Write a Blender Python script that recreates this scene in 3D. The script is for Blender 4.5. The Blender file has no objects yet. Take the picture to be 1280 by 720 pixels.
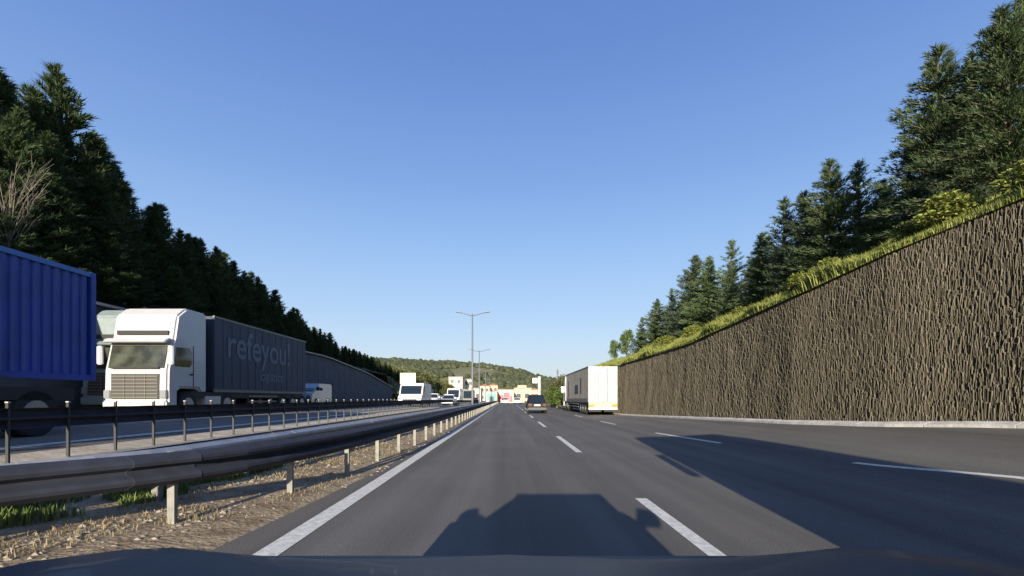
import bpy, bmesh, math, random
from mathutils import Vector, Matrix, noise
random.seed(7)
R = math.radians
sc = bpy.context.scene
COL = sc.collection

# ------------------------------------------------------------------ camera
cd = bpy.data.cameras.new('camera'); cam = bpy.data.objects.new('camera', cd); COL.objects.link(cam)
cam.location = (0, 0, 1.3); cam.rotation_euler = (R(90), 0, 0)
cd.sensor_width = 36; cd.lens = 564/1280*36
cd.shift_x = 6/1280; cd.shift_y = 138/1280
cd.clip_start = 0.02; cd.clip_end = 6000
sc.camera = cam
# ------------------------------------------------------------------ sky, sun, exposure
SUN_EL, SUN_AZ = R(13.0), R(6.2)          # low evening sun behind the car, a little to its left
w = bpy.data.worlds.new('World'); sc.world = w; w.use_nodes = True
nt = w.node_tree; bg = nt.nodes['Background']
sky = nt.nodes.new('ShaderNodeTexSky'); sky.sky_type = 'NISHITA'; sky.sun_disc = False
sky.sun_elevation = SUN_EL; sky.sun_rotation = math.pi + SUN_AZ
sky.altitude = 100; sky.air_density = 1.0; sky.dust_density = 1.5; sky.ozone_density = 3.0
# clear evening air: deeper blue overhead paling to a milky horizon all the way round
tcw = nt.nodes.new('ShaderNodeTexCoord'); sep = nt.nodes.new('ShaderNodeSeparateXYZ'); nt.links.new(tcw.outputs['Generated'], sep.inputs[0])
rmp = nt.nodes.new('ShaderNodeValToRGB'); rmp.color_ramp.interpolation = 'B_SPLINE'; nt.links.new(sep.outputs[2], rmp.inputs[0])
stops = [(0.0, (.66, .69, .72)), (.07, (.60, .68, .77)), (.17, (.45, .615, .84)), (.30, (.315, .50, .83)), (.42, (.225, .385, .76)), (.62, (.125, .24, .62)), (1.0, (.08, .17, .52))]
el = rmp.color_ramp.elements
el[0].position = 0; el[0].color = (*stops[0][1], 1); el[1].position = 1; el[1].color = (*stops[-1][1], 1)
for p_, c_ in stops[1:-1]: e_ = el.new(p_); e_.color = (*c_, 1)
sc_ = nt.nodes.new('ShaderNodeVectorMath'); sc_.operation = 'SCALE'; sc_.inputs['Scale'].default_value = 3.45; nt.links.new(rmp.outputs[0], sc_.inputs[0])
mixw = nt.nodes.new('ShaderNodeMix'); mixw.data_type = 'RGBA'; mixw.inputs[0].default_value = .85
nt.links.new(sky.outputs[0], mixw.inputs[6]); nt.links.new(sc_.outputs[0], mixw.inputs[7])
nt.links.new(mixw.outputs[2], bg.inputs[0]); bg.inputs[1].default_value = 0.15
sl = bpy.data.lights.new('sun', 'SUN'); so = bpy.data.objects.new('sun', sl); COL.objects.link(so)
sl.energy = 5.0; sl.angle = R(0.5); sl.color = (1.0, 0.90, 0.74)
ldir = Vector((math.sin(SUN_AZ)*math.cos(SUN_EL), math.cos(SUN_AZ)*math.cos(SUN_EL), -math.sin(SUN_EL)))
so.rotation_euler = ldir.to_track_quat('-Z', 'Y').to_euler()
sc.view_settings.view_transform = 'Standard'; sc.view_settings.look = 'None'
sc.view_settings.exposure = 0.95; sc.view_settings.gamma = 1

# ------------------------------------------------------------------ materials
def mat(name, col, rough=0.8, metal=0.0, vary=0.0, scale=8.0, col2=None, bump=0.0, bscale=None, spec=0.5, stretch=None, detail=4, coat=0):
    m = bpy.data.materials.new(name); m.use_nodes = True
    n = m.node_tree; b = n.nodes['Principled BSDF']
    b.inputs['Base Color'].default_value = (*col, 1); b.inputs['Roughness'].default_value = rough
    b.inputs['Metallic'].default_value = metal; b.inputs['Specular IOR Level'].default_value = spec
    if coat: b.inputs['Coat Weight'].default_value = coat; b.inputs['Coat Roughness'].default_value = .05
    if vary or col2 or bump:
        tc = n.nodes.new('ShaderNodeTexCoord'); mp = n.nodes.new('ShaderNodeMapping')
        n.links.new(tc.outputs['Object'], mp.inputs[0])
        if stretch: mp.inputs['Scale'].default_value = stretch
        if vary or col2:
            t = n.nodes.new('ShaderNodeTexNoise'); t.inputs['Scale'].default_value = scale; t.inputs['Detail'].default_value = detail
            n.links.new(mp.outputs[0], t.inputs[0])
            r = n.nodes.new('ShaderNodeValToRGB'); r.color_ramp.elements[0].position = .35; r.color_ramp.elements[1].position = .65
            c2 = col2 if col2 else tuple(min(1, c*(1+vary)) for c in col)
            c1 = col if col2 else tuple(c*(1-vary) for c in col)
            r.color_ramp.elements[0].color = (*c1, 1); r.color_ramp.elements[1].color = (*c2, 1)
            n.links.new(t.outputs[0], r.inputs[0]); n.links.new(r.outputs[0], b.inputs['Base Color'])
        if bump:
            t2 = n.nodes.new('ShaderNodeTexNoise'); t2.inputs['Scale'].default_value = bscale or scale*4; t2.inputs['Detail'].default_value = 6
            n.links.new(mp.outputs[0], t2.inputs[0])
            bp = n.nodes.new('ShaderNodeBump'); bp.inputs['Strength'].default_value = bump; bp.inputs['Distance'].default_value = .03
            n.links.new(t2.outputs[0], bp.inputs['Height']); n.links.new(bp.outputs[0], b.inputs['Normal'])
    return m
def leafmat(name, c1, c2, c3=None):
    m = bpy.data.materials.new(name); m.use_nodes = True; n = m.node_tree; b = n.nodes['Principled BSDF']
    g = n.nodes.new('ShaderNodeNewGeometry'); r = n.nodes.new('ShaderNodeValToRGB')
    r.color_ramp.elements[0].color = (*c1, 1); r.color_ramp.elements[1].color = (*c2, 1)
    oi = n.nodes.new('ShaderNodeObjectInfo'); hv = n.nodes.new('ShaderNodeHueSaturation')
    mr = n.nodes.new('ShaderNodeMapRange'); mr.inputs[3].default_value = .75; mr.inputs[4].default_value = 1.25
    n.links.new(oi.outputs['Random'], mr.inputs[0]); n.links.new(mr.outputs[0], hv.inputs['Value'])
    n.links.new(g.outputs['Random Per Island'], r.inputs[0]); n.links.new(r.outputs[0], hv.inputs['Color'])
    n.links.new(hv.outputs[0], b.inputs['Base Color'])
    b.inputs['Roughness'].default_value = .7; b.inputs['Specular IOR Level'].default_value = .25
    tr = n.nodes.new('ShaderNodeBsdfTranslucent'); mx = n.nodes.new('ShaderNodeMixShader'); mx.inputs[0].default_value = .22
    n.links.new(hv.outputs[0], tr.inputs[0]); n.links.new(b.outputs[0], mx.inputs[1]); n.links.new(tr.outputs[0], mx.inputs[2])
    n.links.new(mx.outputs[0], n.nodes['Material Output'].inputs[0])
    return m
def asphalt(name, c, wearx=()):
    """speckled aggregate, long tyre-polished lanes and patchy tone"""
    m = bpy.data.materials.new(name); m.use_nodes = True; n = m.node_tree; L = n.links; b = n.nodes['Principled BSDF']
    tc = n.nodes.new('ShaderNodeTexCoord')
    mp = n.nodes.new('ShaderNodeMapping'); mp.inputs['Scale'].default_value = (1.6, .05, 1); L.new(tc.outputs['Object'], mp.inputs[0])
    a = n.nodes.new('ShaderNodeTexNoise'); a.inputs['Scale'].default_value = 1; a.inputs['Detail'].default_value = 5; L.new(mp.outputs[0], a.inputs[0])
    f = n.nodes.new('ShaderNodeTexNoise'); f.inputs['Scale'].default_value = 70; f.inputs['Detail'].default_value = 3; L.new(tc.outputs['Object'], f.inputs[0])
    p = n.nodes.new('ShaderNodeTexNoise'); p.inputs['Scale'].default_value = .5; p.inputs['Detail'].default_value = 4; L.new(tc.outputs['Object'], p.inputs[0])
    def rng(src, lo, hi, f0=.3, f1=.7):
        q = n.nodes.new('ShaderNodeMapRange'); q.inputs[1].default_value = f0; q.inputs[2].default_value = f1
        q.inputs[3].default_value = lo; q.inputs[4].default_value = hi; L.new(src, q.inputs[0]); return q.outputs[0]
    def mul(x, y):
        q = n.nodes.new('ShaderNodeMath'); q.operation = 'MULTIPLY'; L.new(x, q.inputs[0]); L.new(y, q.inputs[1]); return q.outputs[0]
    v = mul(mul(rng(a.outputs[0], .72, 1.25), rng(f.outputs[0], .7, 1.35)), rng(p.outputs[0], .92, 1.08))
    hs = n.nodes.new('ShaderNodeHueSaturation'); hs.inputs['Color'].default_value = (*c, 1); L.new(v, hs.inputs['Value'])
    L.new(hs.outputs[0], b.inputs['Base Color']); b.inputs['Roughness'].default_value = .88; b.inputs['Specular IOR Level'].default_value = .3
    bp = n.nodes.new('ShaderNodeBump'); bp.inputs['Strength'].default_value = .5; bp.inputs['Distance'].default_value = .01
    L.new(f.outputs[0], bp.inputs['Height']); L.new(bp.outputs[0], b.inputs['Normal'])
    return m
M = {}
M['asphalt'] = asphalt('asphalt', (.118, .108, .092))
M['asphalt_old'] = asphalt('asphalt_old', (.15, .14, .12))
M['paint'] = mat('road_paint', (.62, .60, .52), .7, vary=.16, scale=14, bump=.2)
M['soil'] = mat('dry_soil', (.19, .13, .07), .95, col2=(.34, .26, .155), scale=3.5, bump=.9, bscale=20, detail=9)
M['earth'] = mat('earth', (.07, .075, .035), .95, col2=(.12, .12, .05), scale=.8, bump=.6, bscale=6)
M['field'] = mat('far_field', (.10, .11, .045), .95, col2=(.16, .145, .07), scale=.02, bump=0)
M['bank'] = mat('bank_grass', (.11, .13, .03), .95, col2=(.20, .22, .05), scale=2.0, bump=.6, bscale=12)
M['darkbank'] = mat('bank_litter', (.035, .04, .022), .95, col2=(.06, .06, .03), scale=2.0, bump=.6, bscale=12)
M['concrete'] = mat('concrete', (.30, .28, .25), .9, vary=.2, scale=2.2, bump=.4, bscale=30)
M['channel'] = mat('dusty_concrete', (.42, .35, .25), .95, col2=(.55, .48, .37), scale=2.5, bump=.4)  # soil tint, with sunlit warmth put into the channel strip colour
M['pale_concrete'] = mat('pale_concrete', (.55, .52, .46), .85, vary=.15, scale=3, bump=.3)
M['wallback'] = mat('wall_core_stone', (.085, .076, .058), .95, col2=(.125, .112, .085), scale=2.2, bump=.5, bscale=9, stretch=(1, 1, .35))  # core colour close to the mean tone of the stems
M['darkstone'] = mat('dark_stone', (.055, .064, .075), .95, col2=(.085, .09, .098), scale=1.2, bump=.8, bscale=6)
M['steel'] = mat('galvanised_steel', (.30, .31, .33), .55, .35, vary=.12, scale=6)
M['steel_dark'] = mat('navy_steel', (.018, .022, .036), .8, 0, vary=.2, scale=5)  # near-black navy base colour, varied by noise
M['post'] = mat('post_grey', (.21, .205, .18), .7, .1, vary=.15, scale=10)
M['post_dark'] = mat('post_dark', (.035, .037, .04), .6, .2)
M['cap'] = mat('post_cap', (.36, .36, .34), .6)
M['white'] = mat('truck_white', (.45, .445, .44), .35, vary=.03, scale=3, coat=.4)
M['door_white'] = mat('door_white', (.58, .60, .62), .5, vary=.05, scale=2)
M['white_van'] = mat('van_white', (.72, .72, .70), .4, vary=.04, scale=3, coat=.3)
M['grey'] = mat('truck_grey', (.20, .24, .24), .45, vary=.08, scale=3, coat=.3)
M['silver'] = mat('silver_paint', (.45, .46, .46), .35, .5)
M['blue'] = mat('container_blue', (.010, .044, .27), .5, vary=.22, scale=1.2, coat=.1)
M['blue_rail'] = mat('container_rail', (.06, .16, .42), .55)
M['slate'] = mat('tarpaulin_slate', (.030, .043, .064), .65, vary=.12, scale=.9, bump=.3, bscale=2.2)
M['grey_tarp'] = mat('tarpaulin_grey', (.22, .21, .18), .7, vary=.12, scale=1.2, bump=.3, bscale=3)
M['letter'] = mat('lettering_grey', (.11, .14, .165), .7)
M['letter_dark'] = mat('lettering_dark', (.05, .05, .05), .7)
M['glass'] = mat('tinted_glass', (.012, .018, .022), .06, spec=.9)
M['glass_lit'] = mat('reflecting_windscreen', (.05, .055, .04), .2, spec=.6, vary=.5, scale=2)  # yellowish reflection painted in as blotchy glass colour
M['black'] = mat('black_plastic', (.018, .018, .02), .7)
M['grille'] = mat('grille_grey', (.045, .042, .038), .6)
M['slat'] = mat('grille_slat', (.14, .13, .115), .5, .2)
M['tyre'] = mat('tyre_rubber', (.02, .02, .02), .9)
M['rim'] = mat('wheel_rim', (.35, .35, .35), .4, .6)
M['lamp'] = mat('headlamp_lens', (.28, .29, .30), .15, .2, spec=.9)
M['red'] = mat('tail_lamp_red', (.10, .005, .005), .25)
M['orange'] = mat('reflector_orange', (.6, .2, .03), .4)
M['plate'] = mat('plate_white', (.8, .8, .78), .5)
M['car_dark'] = mat('car_paint_dark', (.014, .015, .012), .6, vary=.05, spec=.2)
M['bumper_sunlit'] = mat('sunlit_bumper', (.06, .057, .048), .6)  # low sun on the car's rear put into the bumper colour
M['car_silver'] = mat('car_paint_silver', (.42, .43, .44), .35, .3, coat=.4)
M['car_red'] = mat('car_paint_red', (.28, .03, .02), .35, coat=.4)
M['car_blue'] = mat('car_paint_blue', (.04, .07, .16), .35, coat=.4)
M['hood'] = mat('bonnet_paint', (.007, .011, .020), .5, vary=.12, scale=1.5, coat=.08)
M['bark'] = mat('bark', (.10, .075, .05), .95, col2=(.16, .13, .10), scale=6, bump=.8, stretch=(3, 3, .5))
M['palebark'] = mat('pale_twig', (.15, .13, .10), .95, vary=.25, scale=4)
M['pine'] = leafmat('conifer_needles', (.036, .068, .030), (.16, .21, .085))
M['pine2'] = leafmat('conifer_needles_blue', (.040, .072, .045), (.15, .19, .105))
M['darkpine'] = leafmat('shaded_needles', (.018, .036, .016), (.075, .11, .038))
M['leaf'] = leafmat('broad_leaves', (.06, .11, .025), (.18, .24, .06))
M['leaf_olive'] = leafmat('olive_leaves', (.085, .10, .035), (.21, .215, .09))
M['grass'] = leafmat('grass_blades', (.09, .12, .03), (.34, .35, .09))
M['tuft'] = leafmat('weed_blades', (.07, .12, .03), (.25, .30, .09))
M['drygrass'] = leafmat('dry_blades', (.20, .16, .08), (.38, .31, .18))
M['creeper'] = leafmat('dry_creeper', (.092, .080, .056), (.19, .163, .115))
M['bush'] = leafmat('bush_leaves', (.10, .13, .03), (.30, .32, .07))
M['forest'] = leafmat('hazed_wood', (.040, .050, .026), (.070, .077, .040))  # distance haze put into the wood as muted leaf colours
M['cream'] = mat('render_cream', (.62, .56, .40), .9, vary=.08, scale=.3)
M['cream2'] = mat('render_sand', (.50, .40, .28), .9, vary=.08, scale=.3)
M['greyb'] = mat('render_grey', (.30, .27, .22), .9, vary=.1, scale=.3)
M['green_panel'] = mat('green_panel', (.16, .50, .34), .7)
M['pink_panel'] = mat('red_panel', (.55, .13, .15), .7, vary=.2, scale=.4)
M['roof_tile'] = mat('roof_tile', (.22, .09, .05), .9, vary=.15, scale=1)
M['window'] = mat('far_window', (.05, .06, .07), .15, spec=.8)
M['pole'] = mat('pole_grey', (.13, .14, .16), .6, .1)
M['pebble'] = mat('pebble', (.30, .26, .20), .9, vary=.35, scale=9)

# ------------------------------------------------------------------ helpers
def interp(x, xs, ys):
    if x <= xs[0]: return ys[0]
    for i in range(1, len(xs)):
        if x <= xs[i]:
            t = (x-xs[i-1])/(xs[i]-xs[i-1]); return ys[i-1]+t*(ys[i]-ys[i-1])
    return ys[-1]
def smooth(x, a, b):
    t = max(0, min(1, (x-a)/(b-a))); return t*t*(3-2*t)
def tag(o, label=None, cat=None, group=None, kind=None):
    if label: o['label'] = label
    if cat: o['category'] = cat
    if group: o['group'] = group
    if kind: o['kind'] = kind
    return o
def empty(name, loc=(0, 0, 0), rz=0):
    o = bpy.data.objects.new(name, None); COL.objects.link(o); o.location = loc; o.rotation_euler = (0, 0, rz)
    o.empty_display_size = .2; return o
def link(name, me, parent=None, loc=None):
    o = bpy.data.objects.new(name, me); COL.objects.link(o)
    if parent: o.parent = parent
    if loc: o.location = loc
    return o
def copy_tree(o, parent=None):
    c = o.copy(); COL.objects.link(c)
    if parent: c.parent = parent
    for ch in KIDS.get(o.name, []):
        copy_tree(ch, c)
    return c
KIDS = {}
class MB:
    def __init__(s): s.v = []; s.f = []; s.bev = 0
    def add(s, v, f):
        k = len(s.v); s.v += [tuple(p) for p in v]; s.f += [tuple(i+k for i in q) for q in f]; return s
    def box(s, x0, x1, y0, y1, z0, z1):
        v = [(x, y, z) for z in (z0, z1) for y in (y0, y1) for x in (x0, x1)]
        return s.add(v, [(0, 2, 3, 1), (4, 5, 7, 6), (0, 1, 5, 4), (2, 6, 7, 3), (0, 4, 6, 2), (1, 3, 7, 5)])
    def prism(s, poly, a0, a1, axis='x', top=None):
        """poly of 2D points extruded along axis; top: second poly at a1"""
        n = len(poly); t = top or poly
        def p(q, a):
            return {'x': (a, q[0], q[1]), 'y': (q[0], a, q[1]), 'z': (q[0], q[1], a)}[axis]
        v = [p(q, a0) for q in poly]+[p(q, a1) for q in t]
        return s.add(v, [tuple(range(n-1, -1, -1)), tuple(range(n, 2*n))]+[(i, (i+1) % n, n+(i+1) % n, n+i) for i in range(n)])
    def tube(s, pts, rs, n=8, cap=True):
        rings = []; up = Vector((0, 0, 1)); k = len(s.v); V = []
        pts = [Vector(p) for p in pts]
        if not hasattr(rs, '__len__'): rs = [rs]*len(pts)
        for i, p in enumerate(pts):
            d = (pts[min(i+1, len(pts)-1)]-pts[max(i-1, 0)]).normalized()
            a = d.cross(up if abs(d.z) < .95 else Vector((1, 0, 0))).normalized(); b = d.cross(a)
            for j in range(n):
                t = 2*math.pi*j/n; V.append(p+(a*math.cos(t)+b*math.sin(t))*rs[i])
        F = [(i*n+j, i*n+(j+1) % n, (i+1)*n+(j+1) % n, (i+1)*n+j) for i in range(len(pts)-1) for j in range(n)]
        if cap: F += [tuple(range(n))[::-1], tuple(range((len(pts)-1)*n, len(pts)*n))]
        return s.add(V, F)
    def disc(s, c, r, w, n=16, axis='x'):
        a = {'x': (w/2, 0, 0), 'y': (0, w/2, 0), 'z': (0, 0, w/2)}[axis]; c = Vector(c); a = Vector(a)
        return s.tube([c-a, c+a], r, n)
    def grid(s, xs, ys, fn):
        V = [(*fn(x, y),) for y in ys for x in xs]; n = len(xs)
        return s.add(V, [(j*n+i, j*n+i+1, (j+1)*n+i+1, (j+1)*n+i) for j in range(len(ys)-1) for i in range(n-1)])
    def build(s, name, m, parent=None, bevel=0, shade=False, loc=None, seg=2):
        me = bpy.data.meshes.new(name); me.from_pydata(s.v, [], s.f)
        bm = bmesh.new(); bm.from_mesh(me)
        bmesh.ops.recalc_face_normals(bm, faces=bm.faces) if not getattr(s, 'raw', False) else None
        if bevel:
            es = [e for e in bm.edges if len(e.link_faces) == 2 and e.calc_face_angle(0) > .35]
            bmesh.ops.bevel(bm, geom=es, offset=bevel, segments=seg, affect='EDGES', clamp_overlap=True)
        bm.to_mesh(me); bm.free()
        if shade: me.shade_smooth()
        me.materials.append(M[m] if isinstance(m, str) else m)
        o = link(name, me, parent, loc)
        if parent: KIDS.setdefault(parent.name, []).append(o)
        return o
def B(x0, x1, y0, y1, z0, z1): return MB().box(x0, x1, y0, y1, z0, z1)

# ------------------------------------------------------------------ the lie of the land
def near_r(y): return 1-smooth(y, 8, 40)
def zg(x, y):
    if x >= 0: return near_r(y)*interp(x, [4.3, 5.4, 6.3, 7, 9.8, 12], [0, .05, .15, .25, .78, .85])
    L = -x
    return (1-.7*smooth(y, 45, 95))*interp(L, [2.5, 3.2, 7, 8.5, 16], [0, .08, .30, .50, .75])
def wallx(y): return interp(y, [-14, 6, 8.7, 11, 14, 20, 70], [11.2, 10.3, 9.8, 9.2, 8.85, 8.72, 8.7])
def walltop(y): return interp(y, [-14, 5, 8.7, 13.4, 21.7, 34, 70], [6.3, 5.55, 5.1, 4.5, 3.92, 3.9, 3.9])
def railx(y): return -interp(y, [-8, 1.5, 2.5, 3.4, 4.3, 5.2, 7.5, 13, 60, 140], [5.4, 4.75, 4.3, 3.78, 3.2, 2.88, 2.6, 2.42, 2.36, 2.36])
def seamx(y): return -2.32-.25*(1-smooth(y, 2, 9))
LW_END = 69
def lwtop(y): return interp(y, [-20, 44, 57, LW_END], [5.3, 5.3, 4.4, 2.9])
def ys_(a, b, s, grow=1.0):
    out = [a]
    while out[-1] < b: out.append(min(b, out[-1]+s)); s *= grow
    return out

def struct(name, mb, m, shade=True):
    o = mb.build(name, m, shade=shade); return tag(o, kind='structure')
g = MB().grid([-2500, -600, -200, -60, -18, 18, 60, 200, 600, 2500], [-400, -40, 80, 150, 400, 1200, 4000], lambda x, y: (x, y, -.12))
struct('ground', g, 'field')
YR = ys_(-25, 40, .75)+ys_(42, 320, 3, 1.15)
def roadright(y): return wallx(y)+.1 if y < 46 else interp(y, [46, 58, 320], [8.8, 6.2, 6.2])
g = MB(); T = [i/24 for i in range(25)]
g.grid(T, YR, lambda t, y: (lambda x: (x, y, zg(x, y)))(seamx(y)+t*(roadright(y)-seamx(y))))
struct('road', g, 'asphalt')
g = MB().grid(T[::2], YR, lambda t, y: (lambda x: (x, y, zg(x, y)+.02*noise.noise((x*2, y*2, 0))*(1 if 0 < t < 1 else 0)))(-7.0+t*(7.0+seamx(y))))
struct('median_soil', g, 'soil')
g = MB().grid(T[::2], YR, lambda t, y: (lambda x: (x, y, zg(x, y)))(-17.6+t*(17.6-7.75)))
struct('opposite_road', g, 'asphalt_old')
# strip of pale concrete gutter along the opposite carriageway
g = MB().grid([0, .3, .7, 1], YR, lambda t, y: (lambda x: (x, y, zg(x, y)+.004+.02*(t in (0, 1))))(-7.75+t*.75))
struct('drain_channel', g, 'channel')
# road markings
def strip(fx, y0, y1, wd, lift=.006, step=.5):
    g = MB(); ys = [y0+(y1-y0)*i/max(1, int((y1-y0)/step)) for i in range(max(1, int((y1-y0)/step))+1)]
    return g.grid([-wd/2, wd/2], ys, lambda t, y: (fx(y)+t, y, zg(fx(y)+t, y)+lift))
def edge(y): return -2.0
struct('edge_line', strip(edge, -6, 118, .22, step=2), 'paint')
def lane1(y): return 1.73
def lane2(y): return interp(y, [-5, 6.1, 7.9, 12.4, 16.3, 25, 90], [7.1, 6.88, 6.25, 5.75, 5.4, 5.22, 5.2])
for k in range(9):
    y1 = 5.85+9.6*k
    struct('lane_dash', strip(lane1, y1-4.6, y1, .15), 'paint')
for y0, y1 in ((-3, 8.1), (12.2, 16.4), (22.0, 25.2), (31.5, 35)):
    struct('lane_dash', strip(lane2, y0, y1, .13, step=.4), 'paint')
struct('opposite_edge_line', strip(lambda y: -8.3, -6, 115, .15, step=2), 'paint')

# ------------------------------------------------------------------ right wall, its kerb and its creeper
rw = empty('retaining_wall', (0, 0, 0))
tag(rw, 'tall brown retaining wall covered in dry hanging stems along the right side of the road', 'wall')
YW = ys_(-13, 62, .8)
g = MB()
for side in (0, 1):
    pass
def ribbon(fn0, fn1, ys):           # closed bar between two cross-section functions
    mb = MB(); V = []; n = 4
    for y in ys: V += fn0(y)
    n = len(fn0(ys[0])); F = [tuple(range(n))[::-1], tuple(range((len(ys)-1)*n, len(ys)*n))]
    F += [(i*n+j, i*n+(j+1) % n, (i+1)*n+(j+1) % n, (i+1)*n+j) for i in range(len(ys)-1) for j in range(n)]
    return mb.add(V, F)
ribbon(lambda y: [(wallx(y)+.05, y, -.1), (wallx(y)+.22, y, walltop(y)), (wallx(y)+.7, y, walltop(y)), (wallx(y)+.7, y, -.1)], None, YW).build('wall_core', 'wallback', rw)
ribbon(lambda y: [(wallx(y)+.28, y, walltop(y)), (wallx(y)+.28, y, walltop(y)+.05), (wallx(y)+.75, y, walltop(y)+.05), (wallx(y)+.75, y, walltop(y))], None, YW).build('coping', 'concrete', rw)
# thick matted stems: narrow folded blades hugging the face
def creeper(y0, y1, dens, wlo, whi, seed):
    rnd = random.Random(seed); mb = MB(); V = mb.v; F = mb.f; y = y0
    n = int((y1-y0)*4.3*dens)
    for _ in range(n):
        y = rnd.uniform(y0, y1); t = rnd.random(); z0 = zg(wallx(y), y)-.05; z1 = walltop(y)
        z = z0+(z1-z0)*t; h = rnd.uniform(.08, .38); wd = rnd.uniform(wlo, whi)
        x = wallx(y)+.05+.17*t-rnd.uniform(.02, .075)-.025*(noise.noise((y*1.3, z*.7, 3))+.4)
        dy = rnd.gauss(0, .022); out = rnd.uniform(.006, .022)
        zt = min(z+h/2, z1+.12); zb = max(z-h/2, z0)
        k = len(V)
        V += [(x+.03, y-wd/2, zb), (x-out*.6, y, zb+.02), (x+.03, y+wd/2, zb), (x+.03, y-wd/2+dy, zt), (x-out, y+dy, zt), (x+.03, y+wd/2+dy, zt)]
        F += [(k, k+1, k+4, k+3), (k+1, k+2, k+5, k+4)]
    mb.raw = True; return mb
cr = creeper(5, 16, 1500, .006, .022, 1); b2 = creeper(16, 34, 650, .012, .036, 2); b3 = creeper(34, 60, 170, .03, .07, 3); b4 = creeper(-8, 4, 60, .03, .09, 4)
for b in (b2, b3, b4): cr.add(b.v, b.f)
o = cr.build('creeper_stems', 'creeper', rw); o['kind'] = 'stuff'
kb = empty('kerb', (0, 0, 0)); tag(kb, 'pale concrete kerb at the foot of the brown retaining wall', 'kerb')
yk = -8.0
kme = None
while yk < 60:
    y0, y1 = yk, min(60, yk+1.5)
    ribbon(lambda y: [(wallx(y)-.24, y, zg(wallx(y)-.2, y)-.05), (wallx(y)-.24, y, zg(wallx(y)-.2, y)+.06), (wallx(y)-.02, y, zg(wallx(y), y)+.09), (wallx(y)-.02, y, zg(wallx(y), y)-.05)], None, [y0+.008, (y0+y1)/2, y1-.008]).build('kerb_stone', 'pale_concrete', kb)
    yk += 1.5
# bank above the right wall
def zb_r(x, y): return walltop(y)+.05+interp(x-wallx(y), [0, .3, 2.6, 4.5, 9, 30], [-.05, .14, 1.25, 1.7, 2.0, 2.2])+.15*noise.noise((x*.4, y*.4, 1))
g = MB().grid([.4+i*.8 for i in range(20)]+[20, 45], ys_(-13, 72, 1.5), lambda t, y: (wallx(y)+t, y, zb_r(wallx(y)+t, y)))
struct('right_bank', g, 'bank')
g = MB().grid([0, .5, 1], [72, 80, 90], lambda t, y: (9+t*40, y, (zb_r(9+t*30, 72))*(1-(y-72)/18)-.1*(y > 80)))
struct('right_bank_end', g, 'bank')
def blades(pts, hlo, hhi, wd, seed, lean=.35):
    rnd = random.Random(seed); mb = MB(); mb.raw = True; V = mb.v; F = mb.f
    for (x, y, z, s) in pts:
        a = rnd.uniform(0, 6.283); h = rnd.uniform(hlo, hhi)*s; l = rnd.uniform(0, lean)*h; b = rnd.uniform(0, 6.283); q = wd*s*rnd.uniform(.6, 1.4)
        dx, dy = math.cos(a)*q, math.sin(a)*q; lx, ly = math.cos(b)*l, math.sin(b)*l; k = len(V)
        V += [(x-dx, y-dy, z-.03), (x+dx, y+dy, z-.03), (x+lx*.4-dx*.6, y+ly*.4-dy*.6, z+h*.6), (x+lx*.4+dx*.6, y+ly*.4+dy*.6, z+h*.6), (x+lx, y+ly, z+h)]
        F += [(k, k+1, k+3, k+2), (k+2, k+3, k+4)]
    return mb
pts = []
rnd = random.Random(5)
for _ in range(110000):
    y = rnd.uniform(3, 60) if rnd.random() < .5 else rnd.uniform(5, 24); t = rnd.uniform(.0, 1)**1.6*4.2-.05; x = wallx(y)+.10+t
    cl = noise.noise((x*.5, y*.45, 9))
    if cl < -.25 and rnd.random() < .6: continue
    pts.append((x, y, zb_r(x, y) if t > .35 else walltop(y)+.06, .55+max(0, cl)*2.4))
o = blades(pts, .10, .30, .012, 6, .8).build('grass', 'grass'); tag(o, 'bright yellow green grass strip on top of the brown wall', 'grass', kind='stuff')
# left wall and bank
lw = empty('stone_wall'); tag(lw, 'dark shaded retaining wall beyond the oncoming lorries, below the trees', 'wall')
YL = ys_(-25, LW_END, 2)
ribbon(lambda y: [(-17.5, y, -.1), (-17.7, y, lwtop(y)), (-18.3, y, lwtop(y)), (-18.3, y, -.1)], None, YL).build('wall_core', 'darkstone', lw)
for i in range(23):
    y0 = 30+i*1.7
    if y0+1.7 > LW_END: break
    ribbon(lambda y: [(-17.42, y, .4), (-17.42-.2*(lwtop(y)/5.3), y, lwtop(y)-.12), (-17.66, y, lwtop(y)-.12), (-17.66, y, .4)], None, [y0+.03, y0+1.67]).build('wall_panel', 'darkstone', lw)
ribbon(lambda y: [(-17.45, y, lwtop(y)), (-17.45, y, lwtop(y)+.12), (-18.35, y, lwtop(y)+.12), (-18.35, y, lwtop(y))], None, YL).build('coping', 'concrete', lw)
def zb_l(L, y):
    f = 1-smooth(y, 62, 125)*.85
    return (lwtop(min(y, 50))*f)+interp(L, [18, 22, 28, 45], [0, 1.6, 2.8, 4])*f+.2*noise.noise((L*.3, y*.3, 5))-.15
g = MB().grid([18.2, 19.5, 21, 22.5, 24, 26, 28, 32, 45, 90], ys_(-25, 140, 3), lambda L, y: (-L, y, zb_l(L, y) if y < LW_END+2 or L > 19 else min(zb_l(L, y), 2)))
struct('left_bank', g, 'darkbank')

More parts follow.
